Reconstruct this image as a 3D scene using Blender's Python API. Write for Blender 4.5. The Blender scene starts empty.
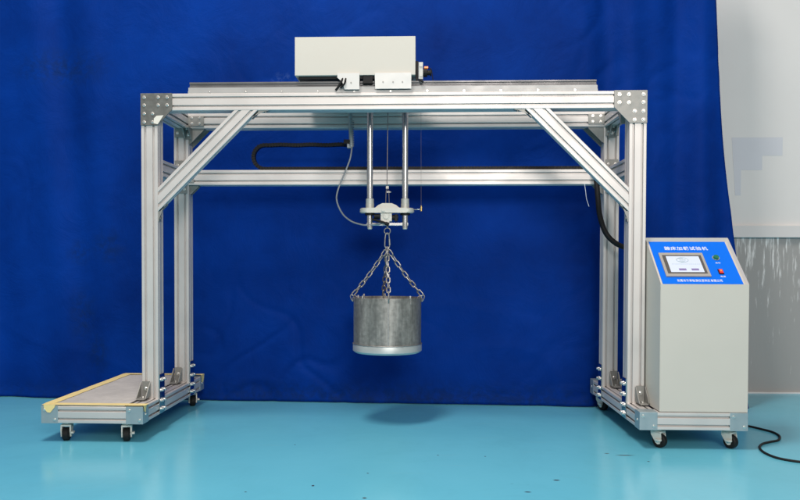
import bpy, bmesh, math, random
from mathutils import Vector, Matrix, noise
random.seed(7)
R = math.radians
C = bpy.context.scene.collection
sc = bpy.context.scene

# ------------------------------------------------------------------ camera
cam = bpy.data.cameras.new('camera'); co = bpy.data.objects.new('camera', cam); C.objects.link(co)
cam.sensor_width = 36; cam.lens = 780.75/800*36
cam.shift_x = (400-387.14)/800; cam.shift_y = (279.17-250)/800
cam.clip_start = .05; cam.clip_end = 200
co.matrix_world = Matrix.Translation((.1408, -3.6831, .8222)) @ Matrix.Rotation(.042, 4, 'Z') @ Matrix.Rotation(R(90)-.0214, 4, 'X') @ Matrix.Rotation(.0025, 4, 'Z')
sc.camera = co

# ------------------------------------------------------------------ world and lamps (an indoor workshop: ceiling lamps, no sky)
w = bpy.data.worlds.new('World'); sc.world = w; w.use_nodes = True
wn = w.node_tree.nodes; wl = w.node_tree.links
bg = wn['Background']; bg.inputs[1].default_value = .44
tc = wn.new('ShaderNodeTexCoord'); sp = wn.new('ShaderNodeSeparateXYZ'); cr = wn.new('ShaderNodeValToRGB')
mr = wn.new('ShaderNodeMapRange'); mr.inputs[1].default_value = -1; mr.inputs[2].default_value = 1
wl.new(tc.outputs['Generated'], sp.inputs[0]); wl.new(sp.outputs['Z'], mr.inputs[0]); wl.new(mr.outputs[0], cr.inputs[0]); wl.new(cr.outputs[0], bg.inputs[0])
e = cr.color_ramp.elements
e[0].position = .45; e[0].color = (.62, .62, .62, 1)
e[1].position = .60; e[1].color = (.86, .83, .79, 1)
x = e.new(.85); x.color = (1, .96, .91, 1)

def area(name, loc, target, sx, sy, power, col=(1, .97, .93)):
    l = bpy.data.lights.new(name, 'AREA'); l.shape = 'RECTANGLE'; l.size = sx; l.size_y = sy; l.energy = power; l.color = col
    o = bpy.data.objects.new(name, l); C.objects.link(o); o.location = loc
    o.rotation_euler = (Vector(target)-Vector(loc)).to_track_quat('-Z', 'Y').to_euler()
    return o
area('ceiling_lamp_overhead', (-.95, -1.9, 5.6), (0, .3, 0), .9, 1.6, 215, (1, .93, .87))
area('workshop_lamp_front', (1.0, -5.4, 2.5), (0, .2, .9), 1.7, 1.0, 160, (1, .915, .85))
sc.view_settings.view_transform = 'Standard'; sc.view_settings.look = 'None'
sc.view_settings.exposure = 0; sc.view_settings.gamma = 1

# ------------------------------------------------------------------ materials
def nt(name):
    m = bpy.data.materials.new(name); m.use_nodes = True
    return m, m.node_tree.nodes, m.node_tree.links, m.node_tree.nodes['Principled BSDF']
def mat(name, col, rough=.5, metal=0., var=.08, scale=30., bump=0., bscale=200., spec=.5, stretch=(1, 1, 1), rvar=.08, emit=0):
    m, n, l, b = nt(name)
    t = n.new('ShaderNodeTexCoord'); mp = n.new('ShaderNodeMapping'); mp.inputs['Scale'].default_value = stretch
    l.new(t.outputs['Object'], mp.inputs[0])
    nz = n.new('ShaderNodeTexNoise'); nz.inputs['Scale'].default_value = scale; nz.inputs['Detail'].default_value = 5
    l.new(mp.outputs[0], nz.inputs['Vector'])
    mx = n.new('ShaderNodeMix'); mx.data_type = 'RGBA'
    a = [max(0, c*(1-var)) for c in col]+[1]; c2 = [min(1, c*(1+var)) for c in col]+[1]
    mx.inputs[6].default_value = a; mx.inputs[7].default_value = c2
    l.new(nz.outputs['Fac'], mx.inputs[0]); l.new(mx.outputs[2], b.inputs['Base Color'])
    r = n.new('ShaderNodeMapRange'); r.inputs[1].default_value = .3; r.inputs[2].default_value = .7
    r.inputs[3].default_value = max(.02, rough-rvar); r.inputs[4].default_value = min(1, rough+rvar)
    l.new(nz.outputs['Fac'], r.inputs[0]); l.new(r.outputs[0], b.inputs['Roughness'])
    b.inputs['Metallic'].default_value = metal; b.inputs['Specular IOR Level'].default_value = spec
    if bump:
        n2 = n.new('ShaderNodeTexNoise'); n2.inputs['Scale'].default_value = bscale; n2.inputs['Detail'].default_value = 6
        l.new(mp.outputs[0], n2.inputs['Vector'])
        bp = n.new('ShaderNodeBump'); bp.inputs['Strength'].default_value = bump; bp.inputs['Distance'].default_value = .002
        l.new(n2.outputs['Fac'], bp.inputs['Height']); l.new(bp.outputs[0], b.inputs['Normal'])
    if emit:
        b.inputs['Emission Color'].default_value = list(col)+[1]; b.inputs['Emission Strength'].default_value = emit
    return m

ALU = mat('anodised_aluminium', (.65, .62, .60), .48, .45, .05, 6, .05, 90)
ALUD = mat('plain_aluminium', (.40, .40, .395), .5, .3, .06, 12, .05, 120)
RAILM = mat('dark_ground_rail', (.16, .16, .165), .42, .5, .06, 14)
STEEL = mat('zinc_plate', (.30, .30, .285), .5, .5, .16, 45, .12, 150)
STEELD = mat('darker_zinc_plate', (.20, .205, .195), .45, .7, .18, 40, .12, 150)
POL = mat('polished_steel_plate', (.42, .44, .46), .16, 1., .06, 20)
CHROME = mat('chromed_rod', (.60, .60, .60), .26, .9, .05, 8)
BOLT = mat('bolt_steel', (.72, .71, .68), .28, .9, .1, 90)
BLOCK = mat('cast_end_block', (.36, .44, .47), .4, .5, .06, 25, .05, 100)  # blue-green tint puts the cyan floor's reflection into the colour
PAINT = mat('powder_coat_grey', (.57, .545, .49), .5, 0, .03, 5, .12, 600)
SADDLE = mat('satin_saddle_plate', (.60, .60, .585), .5, .3, .05, 20)
BLACK = mat('black_plastic', (.010, .010, .011), .5, 0, .25, 60, .1, 200, spec=.2)
RUBBER = mat('black_rubber', (.010, .010, .010), .6, 0, .2, 60, spec=.25)
CREAM = mat('cream_fork_paint', (.66, .64, .58), .4, .1, .06, 60)
GALV = mat('galvanised_chain', (.34, .33, .32), .42, .8, .25, 120, .2, 300)
CAST = mat('cast_alloy', (.60, .59, .54), .5, .35, .14, 70, .3, 250)
BRASS = mat('brass', (.62, .45, .18), .3, .9, .1, 90)
TAPE = mat('masking_tape', (.82, .665, .29), .6, 0, .08, 25, .25, 80)
GREYC = mat('grey_cable_sheath', (.30, .32, .34), .45, .2, .15, 60)
WIREC = mat('steel_wire_rope', (.30, .27, .27), .4, .7, .2, 300)
BLUE = mat('blue_panel_film', (.0, .15, .80), .6, 0, .03, 20, spec=.15)
LETTER = mat('white_print', (.75, .82, .92), .5, 0, .03, 50)
BEZ = mat('grey_bezel', (.42, .40, .37), .4, .2, .05, 60)
BEZD = mat('dark_bezel', (.09, .085, .08), .35, 0, .1, 60)
SCR = mat('lit_screen', (.55, .62, .76), .3, 0, .02, 10, emit=.2)
SCRI = mat('screen_icon_blue', (.20, .16, .34), .3, 0, .05, 50, emit=.25)
SCRG = mat('screen_icon_grey', (.33, .42, .44), .3, 0, .05, 50, emit=.25)
GREEN = mat('green_button', (.01, .16, .07), .25, 0, .1, 50)
RED = mat('red_button', (.75, .03, .02), .25, 0, .1, 50, emit=.25)
ORANGE = mat('lit_orange_lens', (1, .25, .05), .3, 0, .05, 50, emit=.6)

def brushed_drum():
    m, n, l, b = nt('weathered_drum_steel')
    t = n.new('ShaderNodeTexCoord'); mp = n.new('ShaderNodeMapping'); mp.inputs['Scale'].default_value = (14, 14, 2.2)
    l.new(t.outputs['Object'], mp.inputs[0])
    a = n.new('ShaderNodeTexNoise'); a.inputs['Scale'].default_value = 1.6; a.inputs['Detail'].default_value = 8; a.inputs['Roughness'].default_value = .65
    l.new(mp.outputs[0], a.inputs['Vector'])
    c = n.new('ShaderNodeValToRGB'); c.color_ramp.elements[0].position = .32; c.color_ramp.elements[0].color = (.165, .16, .15, 1)
    c.color_ramp.elements[1].position = .7; c.color_ramp.elements[1].color = (.40, .385, .36, 1)
    l.new(a.outputs['Fac'], c.inputs[0])
    f = n.new('ShaderNodeTexNoise'); f.inputs['Scale'].default_value = 55; f.inputs['Detail'].default_value = 6
    l.new(t.outputs['Object'], f.inputs['Vector'])
    mx = n.new('ShaderNodeMix'); mx.data_type = 'RGBA'; mx.blend_type = 'OVERLAY'; mx.inputs[0].default_value = .5
    l.new(c.outputs[0], mx.inputs[6]); l.new(f.outputs['Fac'], mx.inputs[7]); l.new(mx.outputs[2], b.inputs['Base Color'])
    r = n.new('ShaderNodeMapRange'); r.inputs[3].default_value = .36; r.inputs[4].default_value = .62; l.new(f.outputs['Fac'], r.inputs[0]); l.new(r.outputs[0], b.inputs['Roughness'])
    b.inputs['Metallic'].default_value = .6
    bp = n.new('ShaderNodeBump'); bp.inputs['Strength'].default_value = .25; bp.inputs['Distance'].default_value = .003
    l.new(a.outputs['Fac'], bp.inputs['Height']); l.new(bp.outputs[0], b.inputs['Normal'])
    return m
DRUM = brushed_drum()

def spots(n, l, vec, pts, soft=.35):
    """mask of small round marks: pts = (x, y, radius[, stretch x])"""
    acc = None
    for p in pts:
        mp = n.new('ShaderNodeVectorMath'); mp.operation = 'SUBTRACT'; l.new(vec, mp.inputs[0]); mp.inputs[1].default_value = (p[0], p[1], p[2])
        sc_ = n.new('ShaderNodeVectorMath'); sc_.operation = 'MULTIPLY'; l.new(mp.outputs[0], sc_.inputs[0]); sc_.inputs[1].default_value = p[4]
        ln = n.new('ShaderNodeVectorMath'); ln.operation = 'LENGTH'; l.new(sc_.outputs[0], ln.inputs[0])
        m = n.new('ShaderNodeMapRange'); m.inputs[1].default_value = p[3]*(1+soft); m.inputs[2].default_value = p[3]*(1-soft)
        m.inputs[3].default_value = 0; m.inputs[4].default_value = 1; l.new(ln.outputs['Value'], m.inputs[0])
        if acc is None: acc = m.outputs[0]
        else:
            mx = n.new('ShaderNodeMath'); mx.operation = 'MAXIMUM'; l.new(acc, mx.inputs[0]); l.new(m.outputs[0], mx.inputs[1]); acc = mx.outputs[0]
    return acc

def floor_mat():
    m, n, l, b = nt('cyan_epoxy_floor')
    t = n.new('ShaderNodeTexCoord'); g = t.outputs['Object']
    a = n.new('ShaderNodeTexNoise'); a.inputs['Scale'].default_value = .9; a.inputs['Detail'].default_value = 7; a.inputs['Roughness'].default_value = .6
    l.new(g, a.inputs['Vector'])
    c = n.new('ShaderNodeValToRGB'); c.color_ramp.elements[0].position = .3; c.color_ramp.elements[0].color = (.125, .485, .64, 1)
    c.color_ramp.elements[1].position = .72; c.color_ramp.elements[1].color = (.150, .53, .69, 1)
    l.new(a.outputs['Fac'], c.inputs[0])
    # fine dirt specks
    v = n.new('ShaderNodeTexVoronoi'); v.inputs['Scale'].default_value = 6; v.inputs['Randomness'].default_value = 1
    l.new(g, v.inputs['Vector'])
    vm = n.new('ShaderNodeMapRange'); vm.inputs[1].default_value = .05; vm.inputs[2].default_value = .025; vm.inputs[3].default_value = 0; vm.inputs[4].default_value = .18
    l.new(v.outputs['Distance'], vm.inputs[0])
    n3 = n.new('ShaderNodeTexNoise'); n3.inputs['Scale'].default_value = 3.1; l.new(g, n3.inputs['Vector'])
    gt = n.new('ShaderNodeMath'); gt.operation = 'GREATER_THAN'; gt.inputs[1].default_value = .56; l.new(n3.outputs['Fac'], gt.inputs[0])
    ml = n.new('ShaderNodeMath'); ml.operation = 'MULTIPLY'; l.new(vm.outputs[0], ml.inputs[0]); l.new(gt.outputs[0], ml.inputs[1])
    s = spots(n, l, g, FLOOR_SPOTS)
    mx0 = n.new('ShaderNodeMath'); mx0.operation = 'MAXIMUM'; l.new(ml.outputs[0], mx0.inputs[0]); l.new(s, mx0.inputs[1])
    mx = n.new('ShaderNodeMix'); mx.data_type = 'RGBA'; l.new(mx0.outputs[0], mx.inputs[0]); l.new(c.outputs[0], mx.inputs[6]); mx.inputs[7].default_value = (.05, .05, .05, 1)
    # long faint scuffs
    wv = n.new('ShaderNodeTexNoise'); mpp = n.new('ShaderNodeMapping'); mpp.inputs['Scale'].default_value = (1.2, 26, 1); mpp.inputs['Rotation'].default_value = (0, 0, .5)
    l.new(g, mpp.inputs[0]); l.new(mpp.outputs[0], wv.inputs['Vector']); wv.inputs['Scale'].default_value = 2; wv.inputs['Detail'].default_value = 3
    ws = n.new('ShaderNodeMapRange'); ws.inputs[1].default_value = .66; ws.inputs[2].default_value = .76; ws.inputs[3].default_value = 0; ws.inputs[4].default_value = .30
    l.new(wv.outputs['Fac'], ws.inputs[0])
    mx2 = n.new('ShaderNodeMix'); mx2.data_type = 'RGBA'; l.new(ws.outputs[0], mx2.inputs[0]); l.new(mx.outputs[2], mx2.inputs[6]); mx2.inputs[7].default_value = (.3, .42, .42, 1)
    wt = n.new('ShaderNodeTexNoise'); wt.inputs['Scale'].default_value = 2.6; wt.inputs['Detail'].default_value = 9; wt.inputs['Roughness'].default_value = .72; wt.inputs['Distortion'].default_value = .5; l.new(g, wt.inputs['Vector'])
    wr_ = n.new('ShaderNodeMapRange'); wr_.inputs[1].default_value = .5; wr_.inputs[2].default_value = .75; wr_.inputs[3].default_value = 0; wr_.inputs[4].default_value = .22; l.new(wt.outputs['Fac'], wr_.inputs[0])
    mx3 = n.new('ShaderNodeMix'); mx3.data_type = 'RGBA'; l.new(wr_.outputs[0], mx3.inputs[0]); l.new(mx2.outputs[2], mx3.inputs[6]); mx3.inputs[7].default_value = (.10, .36, .46, 1)
    l.new(mx3.outputs[2], b.inputs['Base Color'])
    rr = n.new('ShaderNodeMapRange'); rr.inputs[3].default_value = .12; rr.inputs[4].default_value = .28; l.new(a.outputs['Fac'], rr.inputs[0]); l.new(rr.outputs[0], b.inputs['Roughness'])
    b.inputs['Specular IOR Level'].default_value = .35
    bp = n.new('ShaderNodeBump'); bp.inputs['Strength'].default_value = .12; bp.inputs['Distance'].default_value = .004
    n4 = n.new('ShaderNodeTexNoise'); n4.inputs['Scale'].default_value = 14; n4.inputs['Detail'].default_value = 4; l.new(g, n4.inputs['Vector'])
    l.new(n4.outputs['Fac'], bp.inputs['Height']); l.new(bp.outputs[0], b.inputs['Normal'])
    return m

def curtain_mat():
    m, n, l, b = nt('blue_tarpaulin')
    t = n.new('ShaderNodeTexCoord'); g = t.outputs['Object']
    a = n.new('ShaderNodeTexNoise'); a.inputs['Scale'].default_value = 1.3; a.inputs['Detail'].default_value = 8; a.inputs['Roughness'].default_value = .6; l.new(g, a.inputs['Vector'])
    c = n.new('ShaderNodeValToRGB'); c.color_ramp.elements[0].position = .3; c.color_ramp.elements[0].color = (.0002, .018, .15, 1)
    c.color_ramp.elements[1].position = .7; c.color_ramp.elements[1].color = (.0006, .038, .285, 1)
    l.new(a.outputs['Fac'], c.inputs[0])
    f = n.new('ShaderNodeTexNoise'); f.inputs['Scale'].default_value = 24; f.inputs['Detail'].default_value = 6; f.inputs['Roughness'].default_value = .7; f.inputs['Distortion'].default_value = .3; l.new(g, f.inputs['Vector'])
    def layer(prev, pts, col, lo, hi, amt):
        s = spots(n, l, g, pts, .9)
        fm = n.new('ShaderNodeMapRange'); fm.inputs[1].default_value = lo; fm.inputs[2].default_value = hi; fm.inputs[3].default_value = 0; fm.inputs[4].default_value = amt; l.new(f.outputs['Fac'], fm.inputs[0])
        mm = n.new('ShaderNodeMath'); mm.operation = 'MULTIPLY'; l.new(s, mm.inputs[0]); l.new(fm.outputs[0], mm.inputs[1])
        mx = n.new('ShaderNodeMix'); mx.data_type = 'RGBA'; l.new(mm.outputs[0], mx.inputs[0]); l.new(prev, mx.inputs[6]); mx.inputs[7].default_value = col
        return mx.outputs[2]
    o = layer(c.outputs[0], CHALK, (.12, .22, .5, 1), .48, .66, .55)
    o = layer(o, DIRT_AND_FOOT, (.004, .02, .09, 1), .38, .6, .7)
    l.new(o, b.inputs['Base Color'])
    b.inputs['Roughness'].default_value = .6; b.inputs['Specular IOR Level'].default_value = .05
    bp = n.new('ShaderNodeBump'); bp.inputs['Strength'].default_value = .8; bp.inputs['Distance'].default_value = .012
    n4 = n.new('ShaderNodeTexNoise'); n4.inputs['Scale'].default_value = 4; n4.inputs['Detail'].default_value = 9; n4.inputs['Roughness'].default_value = .62; n4.inputs['Distortion'].default_value = .9; l.new(g, n4.inputs['Vector'])
    l.new(n4.outputs['Fac'], bp.inputs['Height'])
    bp2 = n.new('ShaderNodeBump'); bp2.inputs['Strength'].default_value = .15; bp2.inputs['Distance'].default_value = .001
    n5 = n.new('ShaderNodeTexNoise'); n5.inputs['Scale'].default_value = 350; l.new(g, n5.inputs['Vector']); l.new(n5.outputs['Fac'], bp2.inputs['Height'])
    l.new(bp.outputs[0], bp2.inputs['Normal']); l.new(bp2.outputs[0], b.inputs['Normal'])
    return m

def film_mat():
    m, n, l, b = nt('scratched_grey_wall_film')
    t = n.new('ShaderNodeTexCoord'); g = t.outputs['Object']
    mp = n.new('ShaderNodeMapping'); mp.inputs['Scale'].default_value = (60, 1, 6); l.new(g, mp.inputs[0])
    a = n.new('ShaderNodeTexNoise'); a.inputs['Scale'].default_value = 1; a.inputs['Detail'].default_value = 5; a.inputs['Roughness'].default_value = .62; l.new(mp.outputs[0], a.inputs['Vector'])
    c = n.new('ShaderNodeValToRGB'); c.color_ramp.elements[0].position = .55; c.color_ramp.elements[0].color = (.37, .365, .36, 1)
    c.color_ramp.elements[1].position = .74;
    # fewer streaks lower down
    sp_ = n.new('ShaderNodeSeparateXYZ'); l.new(g, sp_.inputs[0])
    mr_ = n.new('ShaderNodeMapRange'); mr_.inputs[1].default_value = .1; mr_.inputs[2].default_value = .95; mr_.inputs[3].default_value = -.13; mr_.inputs[4].default_value = .035; l.new(sp_.outputs['Z'], mr_.inputs[0])
    ad = n.new('ShaderNodeMath'); l.new(a.outputs['Fac'], ad.inputs[0]); l.new(mr_.outputs[0], ad.inputs[1])
    l.new(ad.outputs[0], c.inputs[0]); l.new(c.outputs[0], b.inputs['Base Color'])
    b.inputs['Roughness'].default_value = .35
    bp = n.new('ShaderNodeBump'); bp.inputs['Strength'].default_value = .3; bp.inputs['Distance'].default_value = .004
    l.new(a.outputs['Fac'], bp.inputs['Height']); l.new(bp.outputs[0], b.inputs['Normal'])
    return m

def board_mat():
    m, n, l, b = nt('grey_grip_sheet')
    t = n.new('ShaderNodeTexCoord'); g = t.outputs['Object']
    a = n.new('ShaderNodeTexNoise'); a.inputs['Scale'].default_value = 9; a.inputs['Detail'].default_value = 9; a.inputs['Roughness'].default_value = .75; l.new(g, a.inputs['Vector'])
    c = n.new('ShaderNodeValToRGB'); c.color_ramp.elements[0].position = .3; c.color_ramp.elements[0].color = (.40, .39, .37, 1)
    c.color_ramp.elements[1].position = .7; c.color_ramp.elements[1].color = (.56, .54, .51, 1)
    l.new(a.outputs['Fac'], c.inputs[0]); l.new(c.outputs[0], b.inputs['Base Color']); b.inputs['Roughness'].default_value = .8
    bp = n.new('ShaderNodeBump'); bp.inputs['Strength'].default_value = .5; bp.inputs['Distance'].default_value = .002
    n5 = n.new('ShaderNodeTexNoise'); n5.inputs['Scale'].default_value = 260; l.new(g, n5.inputs['Vector']); l.new(n5.outputs['Fac'], bp.inputs['Height']); l.new(bp.outputs[0], b.inputs['Normal'])
    return m

I1 = (1, 1, 1)
FLOOR_SPOTS = [(x_, y_, 0, r_*.72, s_) for x_, y_, r_, s_ in [
    (-.05, -.98, .010, I1), (-.06, -.66, .006, I1), (-.25, -.84, .007, (1, .6, 1)), (-.48, -.93, .006, I1), (.22, -.36, .006, I1), (.42, -.37, .006, I1),
    (.66, -.72, .010, (.6, 1, 1)), (.53, -.88, .008, (.5, 1, 1)), (1.02, -.32, .012, (.25, 1.2, 1)), (1.09, -.42, .007, I1), (-.42, -.2, .006, I1), (.95, -.29, .007, (.5, 1, 1))]]
CHALK = [(-.66, .88, 1.84, .055, (1, .2, 1)), (-.52, .88, 1.99, .035, (1, .2, 1.2)), (-.1, .85, 1.95, .05, (1, .2, 1))]
DIRT_AND_FOOT = [(-1.88, .9, .50, .07, (1.2, .2, .6)), (-1.79, .9, .27, .05, (1, .2, .6)), (-1.72, .9, .92, .07, (1, .2, 1)), (-1.9, .9, .88, .05, (1, .2, 1)), (-2.0, .9, 1.98, .12, (.6, .2, 1.5)), (.1, .85, .03, .9, (.45, .1, 14))]  # last entry darkens a band along the curtain's foot
FLOOR = floor_mat(); CURT = curtain_mat(); FILM = film_mat(); BOARD = board_mat()
WALLP = mat('pale_grey_wall_board', (.74, .735, .73), .45, 0, .04, 3, .1, 40)
TRIM = mat('pale_trim', (.70, .69, .69), .4, 0, .03, 10)
NOTICE = mat('faded_blue_grey_print', (.64, .66, .715), .5, 0, .05, 4)
NOTICE2 = mat('faded_grey_print', (.53, .54, .545), .5, 0, .05, 4)

# ------------------------------------------------------------------ mesh helpers
class MB:
    def __init__(s): s.bm = bmesh.new()
    def box(s, x0, x1, y0, y1, z0, z1, bev=0, M=None):
        vs = [Vector((x, y, z)) for x in (x0, x1) for y in (y0, y1) for z in (z0, z1)]
        if M is not None: vs = [M @ v for v in vs]
        v = [s.bm.verts.new(p) for p in vs]
        fs = [s.bm.faces.new([v[i] for i in f]) for f in ((0, 1, 3, 2), (4, 6, 7, 5), (0, 4, 5, 1), (2, 3, 7, 6), (0, 2, 6, 4), (1, 5, 7, 3))]
        if bev:
            es = list({e for f in fs for e in f.edges})
            bmesh.ops.bevel(s.bm, geom=es, offset=bev, segments=2, affect='EDGES', profile=.7)
        return s
    def prism(s, poly, p0, ax, ay, d):
        """polygon in plane (ax, ay) at p0, thickness vector d"""
        p0, ax, ay, d = map(Vector, (p0, ax, ay, d))
        a = [s.bm.verts.new(p0+ax*u+ay*v) for u, v in poly]; b = [s.bm.verts.new(q.co+d) for q in a]
        s.bm.faces.new(a[::-1]); s.bm.faces.new(b)
        for i in range(len(a)):
            j = (i+1) % len(a); s.bm.faces.new((a[i], a[j], b[j], b[i]))
        return s
    def cyl(s, p0, p1, r, r1=None, n=24, smooth=True):
        p0, p1 = Vector(p0), Vector(p1); d = p1-p0; q = d.to_track_quat('Z', 'Y'); r1 = r if r1 is None else r1
        a = [s.bm.verts.new(p0+q @ Vector((r*math.cos(t), r*math.sin(t), 0))) for t in [2*math.pi*i/n for i in range(n)]]
        b = [s.bm.verts.new(p1+q @ Vector((r1*math.cos(t), r1*math.sin(t), 0))) for t in [2*math.pi*i/n for i in range(n)]]
        s.bm.faces.new(a[::-1]); s.bm.faces.new(b)
        for i in range(n):
            f = s.bm.faces.new((a[i], a[(i+1) % n], b[(i+1) % n], b[i])); f.smooth = smooth and n > 8
        return s
    def lathe(s, c, prof, n=64, axis='Z'):
        """prof = (r, h) pairs, open chain about an axis"""
        rings = []
        for r, h in prof:
            ring = []
            for i in range(n):
                t = 2*math.pi*i/n
                v = {'Z': Vector((r*math.cos(t), r*math.sin(t), h)), 'Y': Vector((r*math.cos(t), h, r*math.sin(t))), 'X': Vector((h, r*math.cos(t), r*math.sin(t)))}[axis]
                ring.append(s.bm.verts.new(Vector(c)+v))
            rings.append(ring)
        for a, b in zip(rings, rings[1:]):
            for i in range(n):
                f = s.bm.faces.new((a[i], a[(i+1) % n], b[(i+1) % n], b[i])); f.smooth = True
        for rg in (rings[0], rings[-1]):
            try: s.bm.faces.new(rg)
            except Exception: pass
        return s
    def tube(s, pts, r, n=10, closed=False, flat=None):
        pts = [Vector(p) for p in pts]; N = len(pts); rings = []; up = None
        for i, p in enumerate(pts):
            a = pts[(i-1) % N] if (closed or i > 0) else p; b = pts[(i+1) % N] if (closed or i < N-1) else p
            t = (b-a).normalized()
            if up is None:
                up = Vector((0, 0, 1)) if abs(t.z) < .9 else Vector((0, 1, 0))
                up = (up-t*up.dot(t)).normalized()
            else:
                up = (up-t*up.dot(t)).normalized()
            sd = t.cross(up)
            ra, rb = (r, r) if flat is None else flat
            rings.append([s.bm.verts.new(p+up*(ra*math.cos(q))+sd*(rb*math.sin(q))) for q in [2*math.pi*k/n for k in range(n)]])
        m = N if closed else N-1
        for i in range(m):
            a, b = rings[i], rings[(i+1) % N]
            for k in range(n):
                f = s.bm.faces.new((a[k], a[(k+1) % n], b[(k+1) % n], b[k])); f.smooth = True
        if not closed:
            s.bm.faces.new(rings[0][::-1]); s.bm.faces.new(rings[-1])
        return s
    def extrusion(s, p0, p1, up, w, h, k0=0, k1=0):
        """slotted aluminium profile, w across, h along up; k = mitre of the ends across h"""
        p0, p1, up = Vector(p0), Vector(p1), Vector(up).normalized(); d = (p1-p0).normalized(); sd = d.cross(up)
        def side(L):
            out = [(-L/2+.002, 0)]
            nn = round(L/.04)
            for i in range(nn):
                c = -L/2+(i+.5)*L/nn; ho, lip, fl, dp = .0047, .0035, .0085, .0115
                out += [(c-ho-.0012, 0), (c-ho, -.0012), (c-ho, -lip), (c-fl, -lip-.001), (c-fl, -dp), (c+fl, -dp), (c+fl, -lip-.001), (c+ho, -lip), (c+ho, -.0012), (c+ho+.0012, 0)]
            out.append((L/2-.002, 0)); return out
        poly = []
        for (t, L, o) in ((0, w, h/2), (1, h, w/2), (2, w, h/2), (3, h, w/2)):
            for a, b in side(L):
                q = Vector((a, o+b)); ang = -t*math.pi/2
                poly.append((q.x*math.cos(ang)-q.y*math.sin(ang), q.x*math.sin(ang)+q.y*math.cos(ang)))
        A = [s.bm.verts.new(p0+sd*u+up*v+d*(k0*v)) for u, v in poly]; B = [s.bm.verts.new(p1+sd*u+up*v+d*(k1*v)) for u, v in poly]
        s.bm.faces.new(A); s.bm.faces.new(B[::-1])
        for i in range(len(A)):
            j = (i+1) % len(A); s.bm.faces.new((A[i], A[j], B[j], B[i]))
        return s
    def mirror_x(s):
        for v in s.bm.verts: v.co.x = -v.co.x
        return s
    def build(s, name, m, parent=None, origin=None, smooth_angle=None):
        bmesh.ops.recalc_face_normals(s.bm, faces=s.bm.faces)
        for e_ in s.bm.edges:
            if len(e_.link_faces) == 2 and e_.calc_face_angle(0) > .6: e_.smooth = False
        me = bpy.data.meshes.new(name)
        off = Vector(origin) if origin is not None else Vector((0, 0, 0))
        if parent is not None and origin is None: off = Vector((0, 0, 0))
        for v in s.bm.verts: v.co -= off
        s.bm.to_mesh(me); s.bm.free(); me.materials.append(m)
        o = bpy.data.objects.new(name, me); C.objects.link(o)
        if parent is not None:
            o.parent = parent
            pw = WORLD.get(parent.name, Vector((0, 0, 0)))
            o.location = off-pw; WORLD[o.name] = off
            # meshes are written in world coordinates; shift them under a moved parent
        else:
            o.location = off; WORLD[o.name] = off
        return o
WORLD = {}
def empty(name, loc):
    o = bpy.data.objects.new(name, None); C.objects.link(o); o.location = loc; o.empty_display_size = .1; WORLD[o.name] = Vector(loc); return o
def tag(o, label=None, cat=None, group=None, kind=None):
    for k, v in (('label', label), ('category', cat), ('group', group), ('kind', kind)):
        if v: o[k] = v
    return o
def link_copy(src, parent, delta, flipx=False):
    """copy a part with its sub-parts, moved by delta"""
    c = src.copy(); C.objects.link(c); c.parent = parent; c.location = src.location+Vector(delta)
    for ch in [q for q in bpy.data.objects if q.parent == src]:
        d = ch.copy(); C.objects.link(d); d.parent = c
    return c
def arc(c, r, a0, a1, n, plane='xz'):
    out = []
    for i in range(n+1):
        t = R(a0+(a1-a0)*i/n); u, v = r*math.cos(t), r*math.sin(t)
        out.append((c[0]+u, c[1], c[2]+v) if plane == 'xz' else (c[0], c[1]+u, c[2]+v))
    return out
def smooth_path(pts, k=8):
    pts = [Vector(p) for p in pts]; out = []
    P = [pts[0]*2-pts[1]]+pts+[pts[-1]*2-pts[-2]]
    for i in range(1, len(P)-2):
        for j in range(k):
            t = j/k; a, b, c, d = P[i-1:i+3]
            out.append(.5*((2*b)+(c-a)*t+(2*a-5*b+4*c-d)*t*t+(3*b-a-3*c+d)*t**3))
    out.append(pts[-1]); return out

# ------------------------------------------------------------------ setting
m = MB(); m.box(-9, 9, -6, 8, -.2, 0); tag(m.build('floor', FLOOR), kind='structure')

WY = 1.32   # wall plane behind the curtain
m = MB(); m.box(-8, 8, WY+.03, WY+.2, 0, .985); lw = m.build('wall', FILM)
tag(lw, kind='structure')
m = MB(); m.box(-8, 8, WY+.02, WY+.2, 1.06, 5.2); up_ = m.build('wall_board', WALLP, lw)
m = MB(); m.box(-8, 8, WY-.005, WY+.2, .985, 1.06, .003); m.build('wall_trim', TRIM, lw)
m = MB(); m.box(-8, 2.16, WY+.012, WY+.03, 0, .03); m.box(2.16, 8, WY+.012, WY+.03, 0, .008); m.build('skirting', TRIM, lw)
# faded print on the wall board
nm = MB(); nm.prism([(2.10, 1.615), (2.415, 1.615), (2.415, 1.50), (2.29, 1.50), (2.29, 1.41), (2.16, 1.41), (2.16, 1.25), (2.125, 1.25)], (0, WY+.0187, 0), (1, 0, 0), (0, 0, 1), (0, .0009, 0)) ; n1 = nm.build('wall_notice', NOTICE)
tag(n1, 'faded blue grey notice stuck on the pale wall right of the curtain', 'notice')

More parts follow.
